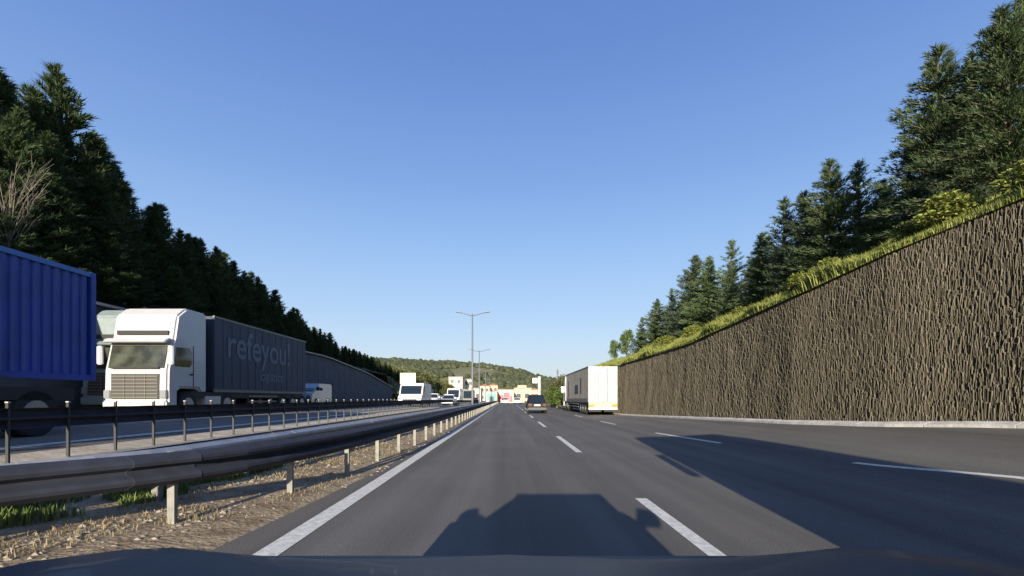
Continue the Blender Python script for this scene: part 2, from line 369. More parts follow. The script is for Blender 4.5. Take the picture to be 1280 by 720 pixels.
# ------------------------------------------------------------------ guard rails
PROF = [(0, 0), (.075, .045), (.085, .075), (.075, .105), (.01, .14), (.01, .17), (.075, .205), (.085, .235), (.075, .265), (0, .31)]
def wbeam(fx, fz, y0, y1, side):
    prof = [(a*side, b) for a, b in PROF]+[((a-.008)*side, b) for a, b in reversed(PROF)]
    ys = [y0+(y1-y0)*i/8 for i in range(9)]
    return ribbon(lambda y: [(fx(y)+a, y, fz(y)+b) for a, b in prof], None, ys)
def rail(name, label, fx, fz, side, pp, post_mat, beam_mat, y0, y1, y2, postw, capz=0, seg=4.0, offs=.10, posth=None, cap=False):
    t = empty(name); tag(t, label, 'guard rail')
    y = y0
    while y < y2:
        wbeam(fx, fz, y, min(y2, y+seg+.0), side).build('beam', beam_mat, t, shade=False)
        ribbon(lambda q: [(fx(q)+a+.004*side, q, fz(q)+b) for a, b in [(c*side, e) for c, e in PROF]]+[(fx(q)+a-.002*side, q, fz(q)+b) for a, b in [((c-.0)*side, e) for c, e in reversed(PROF)]], None, [y, y+.5]).build('splice_plate', beam_mat, t)
        y += seg
    me = None; y = y1
    h = .95 if posth is None else posth
    pm = MB().box(-postw/2, postw/2, -postw*.35, postw*.35, -.2, h); 
    while y < y2:
        x = fx(y)-side*offs
        if me is None:
            o = pm.build('post', post_mat, t); me = o.data
            cm = MB().box(-postw*.6, postw*.6, -postw*.45, postw*.45, h, h+.02).build('post_cap', 'cap', o).data if cap else None
        else:
            o = link('post', me, t); 
            if cm: link('post_cap', cm, o)
        o.location = (x, y, zg(x, y)); y += pp
    return t
rail('guard_rail', 'near dark steel guard rail running beside the white edge line', railx, lambda y: zg(railx(y), y)*0+interp(y, [-8, 3, 5, 60], [.49, .49, .47, .46]), 1, 1.6, 'post', 'steel_dark', -8, 1.2, 132, .07, posth=.70)
rx2 = lambda y: railx(y)-interp(y, [-8, 3, 8, 40, 130], [.9, .9, 1.25, .95, .8])
rail('guard_rail', 'low middle guard rail behind the near rail, over the weeds of the median', rx2, lambda y: .42, 1, 1.6, 'post', 'steel', -8, .4, 132, .09, posth=.56)
rail('guard_rail', 'far median guard rail with thin dark white-capped posts beside the oncoming lanes', lambda y: -7.22, lambda y: zg(-7.2, y)+.52, -1, 0.9, 'post_dark', 'steel_dark', -7, 2.05, 120, .042, posth=.90, offs=-.03, cap=True)
# weeds and stones in the median
pts = []; rnd = random.Random(11)
for _ in range(34000):
    y = rnd.uniform(1.5, 14) if rnd.random() < .55 else rnd.uniform(8, 80)
    t = rnd.random(); x = rx2(y)-.05-abs(rnd.gauss(0, .6))
    if x < -6.8: continue
    c = noise.noise((x*1.3, y*.9, 2))
    if c < -.15: continue
    pts.append((x, y, zg(x, y), .6+max(0, c)))
o = blades(pts, .08, .26, .012, 12, .6).build('weeds', 'tuft'); tag(o, 'green weeds growing in the median between the guard rails', 'weeds', kind='stuff')
pts = []
for _ in range(30000):
    y = rnd.uniform(1.5, 60) if rnd.random() < .5 else rnd.uniform(2, 12)
    x = railx(y)+.15-rnd.random()*4
    if x < -6.9: continue
    if noise.noise((x*1.7, y*1.2, 7)) < 0: continue
    pts.append((x, y, zg(x, y), 1))
o = blades(pts, .02, .065, .005, 13, .9).build('dry_grass', 'drygrass'); tag(o, 'short dry straw-coloured grass on the soil of the median', 'dry grass', kind='stuff')
mb = MB()
for _ in range(2600):
    y = rnd.uniform(1.5, 22)**1.0; x = rnd.uniform(-4.6, railx(y)+.35); s = rnd.uniform(.008, .035); z = zg(x, y)
    if x > seamx(y)+.1: continue
    k = [(s*rnd.uniform(.7, 1.3), s*rnd.uniform(.7, 1.3), s*rnd.uniform(.4, .8)) for _ in range(1)][0]
    mb.add([(x-k[0], y, z), (x, y-k[1], z), (x+k[0], y, z), (x, y+k[1], z), (x, y, z+k[2])], [(0, 1, 4), (1, 2, 4), (2, 3, 4), (3, 0, 4)])
o = mb.build('gravel', 'pebble'); tag(o, 'loose stones scattered on the median soil', 'gravel', kind='stuff')

# ------------------------------------------------------------------ trees
def conifer_mesh(seed, H, W, n_wh, leaf, up=.25, low=.06, dens=1.0, ragged=.35):
    """needle sprays along whorled branches"""
    rnd = random.Random(seed); mb = MB(); mb.raw = True; V = mb.v; F = mb.f; limbs = MB()
    lean = (rnd.uniform(-.03, .03)*H, rnd.uniform(-.03, .03)*H)
    def spray(p, d, s):
        for _ in range(4):
            a = Vector((rnd.gauss(0, 1), rnd.gauss(0, 1), rnd.gauss(0, .7)+.25)).normalized()
            dd = (d*1.1+a*.75).normalized(); sd = dd.cross(Vector((rnd.gauss(0, 1), rnd.gauss(0, 1), rnd.gauss(0, 1)))).normalized()
            k = len(V); l = s*rnd.uniform(.9, 2.0)
            V.extend([tuple(p-sd*s*.10), tuple(p+sd*s*.10), tuple(p+dd*l*.6+sd*s*.10), tuple(p+dd*l)])
            F.append((k, k+1, k+2, k+3))
    for i in range(n_wh):
        t = (i+rnd.random())/n_wh; z = H*(low+(1-low)*t*.97); r = W*(1-t)**.8*(1 if t > .12 else .6+3.3*t)+.10
        nb = rnd.randint(5, 8)
        for j in range(nb):
            a = rnd.uniform(0, 6.283); rr = r*rnd.uniform(1-ragged*1.3, 1+ragged)
            upk = up+rnd.uniform(-.15, .2)+t*.35
            c = Vector((lean[0]*t, lean[1]*t, z)); d = Vector((math.cos(a), math.sin(a), upk)).normalized()
            e = c+d*rr; e.z -= .08*rr*rr
            limbs.tube([c, (c+e)/2+Vector((0, 0, .04)), e], [.022*(1-t)+.006, .012, .004], 3, False)
            ns = max(4, int(rr/leaf*2.6*dens))
            for q in range(ns):
                u = rnd.uniform(.12, 1); p = c.lerp(e, u)+Vector((0, 0, .05*math.sin(u*3.1)))
                wd = .26*rr*(1-u*.6)
                p += Vector((-d.y, d.x, 0))*rnd.gauss(0, wd*.55)+Vector((0, 0, rnd.gauss(0, .05)))
                spray(p, d, leaf)
    for q in range(int(22*dens)):
        spray(Vector((lean[0], lean[1], H*(.9+.1*rnd.random()))), Vector((0, 0, 1)), leaf*.8)
    me = bpy.data.meshes.new('crown'); me.from_pydata(V, [], F)
    tr = MB(); tr.tube([(0, 0, -.5), (0, 0, 0), (lean[0]*.4, lean[1]*.4, H*.45), (lean[0], lean[1], H*.96)], [.10+H*.012, .07+H*.011, .04+H*.005, .008], 7)
    tr.add(limbs.v, limbs.f)
    tm = bpy.data.meshes.new('trunk'); tm.from_pydata(tr.v, [], tr.f); tm.materials.append(M['bark'])
    return me, tm
def broad_mesh(seed, H, W, nclump, leaf, per=120):
    rnd = random.Random(seed); V = []; F = []; tr = MB()
    tr.tube([(0, 0, -.5), (0, 0, 0), (.05*W, 0, H*.3), (0, .05*W, H*.6)], [.09+.02*H, .06+.018*H, .05+.01*H, .03], 7)
    for i in range(nclump):
        t = rnd.random(); z = H*(.22+.72*t); r = W*math.sqrt(max(.05, 1-((t-.42)/.62)**2)); a = rnd.uniform(0, 6.283); q = r*rnd.uniform(.25, .9)
        c = Vector((math.cos(a)*q, math.sin(a)*q, z)); cr = W*rnd.uniform(.22, .42)
        tr.tube([(0, 0, min(H*.6, z*.6)), c*.6+Vector((0, 0, z*.35)), c], [.03+.004*H, .018, .006], 3, False)
        for _ in range(per):
            n = Vector((rnd.gauss(0, 1), rnd.gauss(0, 1), rnd.gauss(0, .8))).normalized(); p = c+n*cr*rnd.uniform(.45, 1.15)
            d = (n+Vector((rnd.gauss(0, .6), rnd.gauss(0, .6), rnd.gauss(0, .6)))).normalized(); s = d.cross(Vector((rnd.gauss(0, 1), rnd.gauss(0, 1), 1))).normalized()*leaf*.4
            k = len(V); l = leaf*rnd.uniform(.7, 1.3)
            V += [tuple(p), tuple(p+d*l*.5+s), tuple(p+d*l), tuple(p+d*l*.5-s)]; F.append((k, k+1, k+2, k+3))
    me = bpy.data.meshes.new('crown'); me.from_pydata(V, [], F)
    tm = bpy.data.meshes.new('trunk'); tm.from_pydata(tr.v, [], tr.f); tm.materials.append(M['bark'])
    return me, tm
def mk(meshes, mt):
    me, tm = meshes; me = me.copy(); me.materials.clear(); me.materials.append(M[mt]); return me, tm
CON = [conifer_mesh(100+i, 6.0, 1.45, 46, .105, up=.25, low=.03, dens=1.5, ragged=.55) for i in range(5)]
CONR = [mk(c, 'pine' if i % 2 else 'pine2') for i, c in enumerate(CON)]
CONW = [mk(conifer_mesh(250+i, 9.0, 1.35, 40, .14, up=.9, low=.02, dens=.8, ragged=.85), 'pine') for i in range(3)]
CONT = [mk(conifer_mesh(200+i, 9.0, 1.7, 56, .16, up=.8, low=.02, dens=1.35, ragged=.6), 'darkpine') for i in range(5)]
BRD = [mk(broad_mesh(300+i, 5.0, 1.7, 26, .20), 'leaf' if i == 0 else 'leaf_olive') for i in range(3)]
BRDY = mk(broad_mesh(320, 5.0, 2.6, 26, .36, 150), 'bush')
def tree(name, label, cat, group, loc, H, base_h, meshes, rz, wid=1.0):
    t = empty(name, loc, rz); tag(t, label, cat, group); s = H/base_h
    t.scale = (s*wid, s*wid, s)
    link('trunk', meshes[1], t); link('crown', meshes[0], t)
    return t
rnd = random.Random(21)
RT = [(1300, -20, 13.4), (1262, 12, 12.6), (1228, 70, 13.2), (1182, 62, 12.4), (1196, 160, 11.9), (1136, 183, 12.2), (1106, 228, 13.0), (1074, 203, 12.6), (1043, 203, 12.4), (1012, 240, 12.3), (980, 250, 12.3), (953, 292, 12.7), (910, 303, 12.2), (884, 322, 12.4), (864, 322, 12.2), (843, 362, 12.4), (820, 375, 12.2), (800, 398, 12.6)]
ordn = ['first', 'second', 'third', 'fourth', 'fifth', 'sixth', 'seventh', 'eighth', 'ninth', 'tenth', 'eleventh', 'twelfth', 'thirteenth', 'fourteenth', 'fifteenth', 'sixteenth', 'seventeenth', 'eighteenth']
n = len(RT)
for i, (px, py, L) in enumerate(RT):
    d = L*564/(px-634); x = L; z = zb_r(x, d); tip = 1.3+(498-py)*d/564; H = tip-z+.1
    if px == 1300: lab = 'broad conifer above the brown wall, half cut off by the right edge'
    elif px == 1262: lab = 'tallest conifer above the brown wall, at the right edge of the photo'
    else: lab = 'green conifer on the grassy bank above the brown wall, %s counted from the white trailer' % ordn[n-1-i]
    tree('conifer_tree', lab, 'tree', 'conifers above the right wall', (x, d, z-.25), H+.25, *((6.0, CONR[i % 5], rnd.uniform(0, 6.28), 1.25) if i % 5 not in (0, 2) else (9.0, CONW[i % 3], rnd.uniform(0, 6.28), 1.75)))
for i in range(16):
    d = 9+i*2.7; x = 15.2+rnd.uniform(-.5, .8); z = zb_r(x, d); pyl = interp(634+564*x/d, [780, 860, 980, 1060, 1140, 1200, 1280], [425, 360, 295, 262, 248, 150, 90]); H = max(2.2, 1.3+(498-pyl)*d/564-z-.4)
    tree('conifer_tree', 'smaller dark conifer in the back row above the brown wall', 'tree', 'back row conifers above the right wall', (x, d, z), H, 6.0, CONR[(i+2) % 5], rnd.uniform(0, 6.28), 1.35)
for k, (px, py, L) in enumerate([(783, 412, 12.2), (769, 425, 11.9)]):
    d = L*564/(px-634); z = zb_r(L, d)
    tree('broadleaf_tree', ['bright green leafy tree at the far end of the brown wall', 'small bright green tree directly behind the white trailer'][k], 'tree', 'broadleaf trees at the wall end', (L, d, z), 1.3+(498-py)*d/564-z, 5.0, BRD[0], k*2.0, .95)
# left bank
SKY = [(-60, 20), (5, 62), (40, 100), (95, 88), (112, 150), (140, 182), (180, 238), (215, 262), (245, 288), (275, 296), (300, 320), (345, 363), (372, 385), (400, 408), (440, 432), (470, 455), (500, 462)]
for i, (px, t_, h_) in enumerate([(1262, .9, 1.3), (1165, 1.0, 1.25), (1130, 1.4, .9), (1030, 1.0, 1.2), (1005, 1.5, 1.1), (930, 1.2, 1.0), (868, 1.1, 1.1), (835, 1.3, 1.2)]):
    d = (wallx(14)+t_)*564/(px-634); L = wallx(d)+t_
    tree('roadside_shrub', '%s low yellow-green bush above the brown wall, counted from the right edge' % ordn[i], 'shrub', 'low bushes on the right bank', (L, d, zb_r(L, d)-.22), h_*.68, 5.0, BRDY, i*1.9, 1.5)
def skyl(px): return interp(px, [a for a, _ in SKY], [b for _, b in SKY])
cnt = {}
rows = [(19.3, .56, 2.0, 'lower shaded'), (20.8, .80, 1.9, 'middle shaded'), (22.4, 1.0, 1.55, 'tall'), (25.5, .93, 2.4, 'rear')]
rnd = random.Random(33); first = True; k = 0
for L0, f, st, nm in rows:
    d = 13.0 if L0 < 25 else 15
    while d < 92:
        L = L0+rnd.uniform(-.5, .5); px = 634-564*L/d; z = zb_l(L, d)
        tip = 1.3+(498-(skyl(px)+rnd.uniform(-4, 26)*(22/d)))*d/564
        H = (tip-z)*f
        H = max(H, 2.2)
        zone = 'the blue container' if px < 112 else 'the white lorry cab' if px < 262 else 'the slate trailer' if px < 385 else 'the bare dark wall'
        if nm == 'tall':
            cnt[zone] = cnt.get(zone, 0)+1
            lab = 'tall spiky skyline conifer, %s from the left of those above %s' % (ordn[cnt[zone]-1] if cnt[zone] <= 17 else 'late', zone)
        elif nm == 'rear': lab = 'rearmost conifer of the dark belt on the left bank above '+zone
        else: lab = '%s conifer in the dark belt above %s' % (nm, zone)
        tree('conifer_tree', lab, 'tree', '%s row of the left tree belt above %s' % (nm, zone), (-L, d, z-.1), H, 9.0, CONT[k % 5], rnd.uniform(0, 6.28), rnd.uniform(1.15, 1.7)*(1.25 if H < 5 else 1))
        d += st*rnd.uniform(.75, 1.25)*(1 if d < 50 else 1.3); k += 1
# bare pale shrub at the left edge
bt = empty('bare_tree', (-19.0, 17.2, zb_l(19.0, 17.2)+.5)); bt.scale = (.75, .75, .8); tag(bt, 'bare tree with pale leafless twigs in front of the dark conifers, at the left edge', 'tree')
mb = MB(); rnd = random.Random(8)
mb.tube([(0, 0, -.3), (0, 0, 1.6), (.05, 0, 2.6)], [.09, .07, .05], 6); tw = MB()
for i in range(46):
    z0 = rnd.uniform(1.0, 3.2); a = rnd.uniform(0, 6.28); l = rnd.uniform(1.6, 3.4); p = Vector((.02, 0, z0)); d = Vector((math.cos(a)*.55, math.sin(a)*.55, 1)).normalized()
    e = p+d*l; tw.tube([p, p.lerp(e, .5)+Vector((0, 0, -.05)), e], [.028, .018, .006], 3, False)
    for q in range(5):
        s = p.lerp(e, rnd.uniform(.3, .9)); dd = (d+Vector((rnd.gauss(0, .4), rnd.gauss(0, .4), .1))).normalized(); tw.tube([s, s+dd*rnd.uniform(.4, 1.0)], [.012, .004], 3, False)
mb.build('trunk', 'palebark', bt); tw.build('twigs', 'palebark', bt)
# olive-green trees beyond the left wall and right verge shrubs
rnd = random.Random(44)
FT = [(474, 456), (489, 458), (503, 461), (517, 462), (530, 466), (543, 470), (554, 476)]
for i, (px, py) in enumerate(FT):
    d = 74+i*11; L = (634-px)*d/564; z = -.1; H = 1.3+(498-py)*d/564-z
    tree('broadleaf_tree', 'olive green leafy tree beyond the dark wall, %s from the wall end' % ordn[i], 'tree', 'leafy trees beyond the left wall', (-L, d, z), H, 5.0, BRD[1+i % 2], i*1.3, 1.15)
for i in range(16):
    px = 468+i*6.2; d = 120+8*(i % 5); L = (634-px)*d/564; H = 1.3+(498-interp(px, [468, 560], [462, 480])-rnd.uniform(-3, 4))*d/564
    tree('broadleaf_tree', 'distant olive green tree in the clump behind the queueing traffic', 'tree', 'distant clump behind the queue', (-L, d, -.1), H, 5.0, BRD[1+i % 2], i*1.7, 1.4)
for i, (px, py, d) in enumerate([(701, 483, 56), (692, 484, 66), (686, 490, 76), (697, 476, 84), (683, 487, 94), (704, 470, 98), (690, 480, 110)]):
    L = (px-634)*d/564; H = 1.3+(498-py)*d/564+.1
    tree('roadside_shrub', '%s bushy green shrub along the right verge ahead of the white trailer' % ordn[i], 'shrub', 'shrubs on the right verge', (L+.5, d, -.1), H, 5.0, BRD[0] if i < 3 else BRD[1], i*2.1, 1.7)

# ------------------------------------------------------------------ far hill and wood
def hillz(x, y):
    px = 634+564*x/620
    top = interp(px, [-200, 300, 470, 520, 560, 600, 640, 670, 700, 740, 820, 1300], [60, 52, 47, 45, 44, 41, 35, 27, 20, 17, 12, 8])*620/564
    f = 1-min(1, abs(y-620)/220.0)**1.6
    return top*max(0, f)*(1+.05*noise.noise((x*.01, y*.01, 0)))-1+2.0*noise.noise((x*.03, y*.03, 4))
g = MB().grid([-900+20*i for i in range(91)], [400+20*i for i in range(23)], lambda x, y: (x, y, hillz(x, y)))
struct('hill', g, 'field')
mb = MB(); mb.raw = True; rnd = random.Random(9)
ico = bmesh.new(); bmesh.ops.create_icosphere(ico, subdivisions=1, radius=1); iv = [v.co.copy() for v in ico.verts]; iff = [tuple(v.index for v in f.verts) for f in ico.faces]; ico.free()
for _ in range(5200):
    x = rnd.uniform(-300, 160); y = rnd.uniform(405, 640); z = hillz(x, y)
    if noise.noise((x*.014, y*.02, 8)) < -.12 and y < 600: continue
    r = rnd.uniform(2.2, 4.2); k = len(mb.v)
    for q in iv:
        j = rnd.uniform(.7, 1.25); mb.v.append((x+q.x*r*j, y+q.y*r*j, z+r*.5+q.z*r*1.0*j))
    mb.f += [tuple(i+k for i in f) for f in iff]
o = mb.build('forest', 'forest'); tag(o, 'distant olive green wood covering the hill on the horizon', 'forest', kind='stuff')

# ------------------------------------------------------------------ far buildings
def building(label, px0, px1, ytop, d, m, kind='block', dep=12, roof=None, group='distant buildings at the end of the road'):
    x0 = (px0-634)*d/564; x1 = (px1-634)*d/564; H = 1.3+(498-ytop)*d/564+.1; W = x1-x0
    t = empty('building', ((x0+x1)/2, d, -.12)); tag(t, label, 'building', group)
    B(-W/2, W/2, 0, dep, 0, H-.25).build('wall', m, t)
    if roof: MB().prism([(-W/2-.4, H-.25), (0, H+W*.18), (W/2+.4, H-.25)], -.4, dep+.4, 'y').build('roof', 'roof_tile', t)
    else: B(-W/2-.2, W/2+.2, -.2, dep+.2, H-.25, H+.1).build('roof', 'concrete', t)
    nf = max(1, int(H/3.2)); nw = max(2, int(W/3)); fme = None; 
    if kind == 'block':
        for a in range(nf):
            for b in range(nw):
                x = -W/2+W*(b+.5)/nw; z = (a+.35)*(H-.4)/nf
                if fme is None:
                    wf = B(-.65, .65, -.05, .02, 0, 1.4).build('window', 'window', t); fme = wf.data
                    fr = B(-.75, .75, -.10, -.02, -.10, 0).build('sill', 'concrete', wf).data
                else:
                    wf = link('window', fme, t); link('sill', fr, wf)
                wf.location = (x, 0, z)
    return t, W, H
building('cream apartment block at the left of the distant buildings', 561, 578, 471, 190, 'cream')
building('narrow cream house beside the tall lamp post in the distance', 580, 590, 474, 205, 'cream')
building('low grey-brown building below the cream apartment block', 565, 584, 487, 150, 'greyb')
building('pale low building right of the foot of the lamp post', 586, 601, 485, 160, 'cream')
building('cream building with red roof in the distance behind the second lamp post', 600, 612, 482, 215, 'cream', roof=1)
building('pale building with red roof above the green panel', 611, 622, 481, 235, 'cream2', roof=1)
t, W, H = building('low shop with a green front panel at the end of the road', 608, 621, 489, 122, 'cream', kind='shop', dep=8)
B(-W/2+.15, W/2-.1, -.18, -.02, .9, H-.6).build('front_panel', 'green_panel', t); B(-.6, .6, -.24, -.16, 0, 2.0).build('door', 'window', t)
t, W, H = building('low shop with a red and pink front at the end of the road', 622, 642, 487, 130, 'cream', kind='shop', dep=8)
for x0, x1, z0, z1 in ((-W/2+.2, -.7, .4, H*.6), (-.6, 1.2, .5, H-.9), (1.3, W/2-.3, .4, H*.55)): B(x0, x1, -.2, -.02, z0, z1).build('front_panel', 'pink_panel', t)
t, W, H = building('beige flat-roofed block behind the dark car', 643, 664, 485, 142, 'cream2')
B(-1.6, 1.2, 1, 6, H-.1, H+.9).build('roof_hut', 'cream2', t)
building('small pale house in the gap right of the beige block', 664, 672, 486, 180, 'cream2', roof=1)

# ------------------------------------------------------------------ poles and signs
def lamp_post(label, px, ytop, d, arms=2, H=None):
    x = (px-634)*d/564; H = 1.3+(498-ytop)*d/564
    t = empty('street_lamp', (x, d, zg(x, d))); tag(t, label, 'street lamp', 'lamp posts in the median'); H -= t.location.z
    MB().tube([(0, 0, -.1), (0, 0, 1), (0, 0, H)], [.16, .13, .07], 10).build('pole', 'pole', t, shade=True)
    B(-.25, .25, -.25, .25, -.1, .12).build('base_plate', 'concrete', t)
    for s in (-1, 1)[:arms]:
        MB().tube([(0, 0, H-.25), (s*.7, 0, H-.1), (s*1.3, 0, H+.12)], [.06, .05, .045], 6).build('arm', 'pole', t)
        MB().prism([(s*1.2, H+.05), (s*1.9, H+.16), (s*1.95, H+.26), (s*1.25, H+.22)], -.17, .17, 'y').build('lamp_head', 'pole', t)
lamp_post('tall double-armed lamp post rising from the median, nearest of the lamps', 590.5, 392, 51)
lamp_post('shorter looking second double-armed lamp post just right of the tall one', 599, 438, 78)
lamp_post('third far lamp post above the distant buildings', 607, 463, 112)
lamp_post('fourth tiny lamp post near the green shop', 612, 474, 150)
x = 6.6*0+(674-634)*62/564
t = empty('sign_post', (x+0, 62, -.02)); tag(t, 'pale upright sign post rising behind the dark car', 'sign post')
# stands on the right verge
t.location = (6.9*0+x, 62, 0)
B(-.16, .16, -.08, .08, 0, 4.3).build('post', 'pale_concrete', t); B(-.9, -.25, -.05, .05, 3.4, 4.1).build('sign_panel', 'plate', t); B(-.25, -.16, -.04, .04, 3.6, 3.9).build('bracket', 'pole', t)
t = empty('mast', ((697-634)*150/564, 150, -.1)); tag(t, 'thin distant mast above the shrubs left of the white trailer', 'mast')
MB().tube([(0, 0, 0), (0, 0, 11.2)], [.32, .16], 6).build('pole', 'pole', t); MB().tube([(0, 0, 9.5), (0, 0, 10.6)], [.34, .34], 6).build('antenna', 'pole', t)
t = empty('billboard', ((510-634)*58/564, 58, zg(-12.8, 58)-.1)); tag(t, 'cream roadside board on a frame above the white van', 'billboard')
B(-1.0, 1.0, -.06, .06, 2.7, 4.1).build('board', 'cream', t)
for s in (-.7, .7): B(s-.06, s+.06, .06, .18, 0, 3.9).build('post', 'pole', t)

# ------------------------------------------------------------------ vehicles
WM = {}
def wheel(parent, x, y, r, wdt, name='wheel'):
    key = (round(r, 2), round(wdt, 2))
    if key not in WM:
        a = MB().disc((0, 0, 0), r, wdt, 20).build('tyre', 'tyre', None, bevel=.03); b = MB().disc((0, 0, 0), r*.58, wdt+.02, 14)
        b = b.build('rim', 'rim', None, bevel=.015); hub = MB().disc((0, 0, 0), r*.2, wdt+.06, 8).build('hub', 'rim', None)
        WM[key] = (a.data, b.data, hub.data)
        for q in (a, b, hub): bpy.data.objects.remove(q)
    a, b, h = WM[key]
    o = link(name, a, parent, (x, y, r)); link('rim', b, o); link('hub', h, o)
def semi(name, label, loc, rz, W, Lc, Lt, H, cab, trail, kind, cat='lorry', group=None, seed=0, cabH=None):
    """local: front at y=0 facing -Y, runs to +Y"""
    t = empty(name, loc, rz); tag(t, label, cat, group); w = W/2; ch = cabH or H-.05
    # cab shell
    P = [(.02, .42), (.0, 1.0), (.02, 1.75), (.24, 2.72), (.34, 2.95), (.50, ch-.35), (.95, ch), (Lc, ch), (Lc, .95), (1.75, .95), (1.62, 1.12), (.62, 1.12), (.5, .95), (.5, .42)]
    MB().prism(P, -w, w).build('cab_body', cab, t, bevel=.07, seg=3)
    B(-w+.05, w-.05, 1.2, Lc+Lt-.4, .75, 1.0).build('chassis', 'black', t)
    # windscreen following the raked face
    MB().prism([(.045, 1.83), (.225, 2.66), (.25, 2.66), (.07, 1.83)], -w+.14, w-.14).build('windscreen', 'glass_lit', t, bevel=.01).location.y = -.035
    KIDS_last = KIDS[t.name][-1]
    MB().prism([(-.05, 1.80), (-.03, 1.80), (-.03, 1.87), (-.05, 1.87)], -w+.3, w-.3).build('wiper', 'black', t)
    MB().prism([(-.02, 2.72), (.16, 2.82), (.26, 2.93), (.05, 2.90), (-.12, 2.76)], -w+.04, w-.04).build('sun_visor', cab if kind != 'white' else 'white', t, bevel=.02)
    B(-w+.22, w-.22, .30, .50, 3.06, 3.22).build('marker_strip', 'black', t).location.y = .0
    gr = B(-w+.30, w-.30, -.035, .03, .72, 1.62).build('grille', 'grille', t)
    for k in range(7): B(-w+.33, w-.33, -.06, -.036, .76+k*.125, .80+k*.125).build('slat', 'slat', gr)
    for k in (-1, 0, 1): B(k*.38-.012, k*.38+.012, -.066, -.037, .74, 1.60).build('bar', 'slat', gr)
    B(-w+.01, w-.01, -.09, .45, .32, .66).build('bumper', cab, t, bevel=.05)
    B(-.26, .26, -.105, -.088, .42, .54).build('number_plate', 'plate', t)
    for s in (-1, 1):
        B(min(s*(w-.27), s*(w-.03)), max(s*(w-.27), s*(w-.03)), -.055, .1, .74, 1.04).build('headlight', 'lamp', t, bevel=.02)
        q = MB().prism([(.34, 1.92), (.42, 2.62), (1.12, 2.66), (1.22, 2.5), (1.22, 2.05), (1.08, 1.92)], s*(w+.002), s*(w+.014)).build('side_window', 'glass', t)
        B(min(s*w, s*(w+.012)), max(s*w, s*(w+.012)), 1.3, 1.33, 1.15, 2.75).build('door_seam', 'black', t)
        B(min(s*w, s*(w+.04)), max(s*w, s*(w+.04)), 1.12, 1.25, 1.62, 1.68).build('door_handle', 'black', t)
        a = B(min(s*(w+.02), s*(w+.22)), max(s*(w+.02), s*(w+.22)), -.06, .06, 1.95, 2.62).build('mirror', cab, t, bevel=.03)
        B(min(s*(w-.05), s*(w+.10)), max(s*(w-.05), s*(w+.10)), -.01, .03, 2.58, 2.62).build('mirror_arm', 'black', a)
        B(min(s*w, s*(w+.03)), max(s*w, s*(w+.03)), .60, 1.68, .38, .50).build('step', 'black', t)
        B(min(s*(w-.5), s*(w-.04)), max(s*(w-.5), s*(w-.04)), 2.0, 3.1, .42, .88).build('fuel_tank', 'silver', t, bevel=.05)
        B(min(s*(w-.06), s*(w-.01)), max(s*(w-.06), s*(w-.01)), Lc+3.0, Lc+Lt*.62, .55, .63).build('side_guard', 'slat', t)
        B(min(s*(w-.06), s*(w-.01)), max(s*(w-.06), s*(w-.01)), Lc+3.0, Lc+Lt*.62, .80, .88).build('side_guard', 'slat', t)
        wheel(t, s*(w-.2), 1.12, .5, .3)
        wheel(t, s*(w-.25), Lc+1.4, .5, .42)
        for k in range(3): wheel(t, s*(w-.22), Lc+Lt*.70+k*1.15, .48, .34)
    y0 = Lc+.45; y1 = Lc+Lt
    if kind == 'container':
        # corrugated steel side: folded profile
        body = MB(); n = int((y1-y0)/.20); prof = []
        for k in range(n):
            a = y0+(y1-y0)*k/n; s_ = (y1-y0)/n
            prof += [(a, 0), (a+s_*.34, 0), (a+s_*.5, .045), (a+s_*.84, .045)]
        prof.append((y1, 0)); m_ = len(prof); V = []
        for s in (1, -1):
            for (yy, dd) in prof: V += [(s*(w-.03-dd), yy, 1.30), (s*(w-.03-dd), yy, H-.10)]
        F = []
        for q in (0, 1):
            o_ = q*m_*2
            F += [(o_+2*i, o_+2*i+2, o_+2*i+3, o_+2*i+1) for i in range(m_-1)]
        e = (m_-1)*2; F += [(0, 1, m_*2+1, m_*2), (e, m_*2+e, m_*2+e+1, e+1)]
        F += [(2*i+1, 2*i+3, m_*2+2*i+3, m_*2+2*i+1) for i in range(m_-1)]
        body.add(V, F); body.build('container_wall', trail, t)
        for s in (-1, 1):
            B(min(s*(w-.08), s*w), max(s*(w-.08), s*w), y0-.03, y1+.03, H-.10, H).build('top_rail', 'blue_rail', t)
            B(min(s*(w-.08), s*w), max(s*(w-.08), s*w), y0-.03, y1+.03, 1.18, 1.30).build('bottom_rail', trail, t)
            for yy in (y0, y1): B(min(s*(w-.1), s*(w+.008)), max(s*(w-.1), s*(w+.008)), yy-.06, yy+.06, 1.18, H+.01).build('corner_post', trail, t)
    else:
        tb = B(-w, w, y0, y1, 1.05, H).build('trailer_body', trail, t, bevel=.03)
        for s in (-1, 1):
            B(min(s*(w-.05), s*(w+.025)), max(s*(w-.05), s*(w+.025)), y0-.01, y1+.01, H-.06, H+.025).build('top_rail', 'slat', t)
            B(min(s*(w-.05), s*(w+.02)), max(s*(w-.05), s*(w+.02)), y0-.01, y1+.01, 1.0, 1.12).build('bottom_rail', 'slat' if kind != 'white' else 'black', t)
            k = y0+.6
            while k < y1-.3:
                B(min(s*w, s*(w+.012)), max(s*w, s*(w+.012)), k, k+.03, 1.15, H-.1).build('curtain_strap', trail, tb); k += .62
    B(-w+.02, w-.02, y1-.02, y1+.05, .45, .60).build('underrun_bar', 'plate' if kind == 'door' else 'black', t)
    return t, w, y0, y1
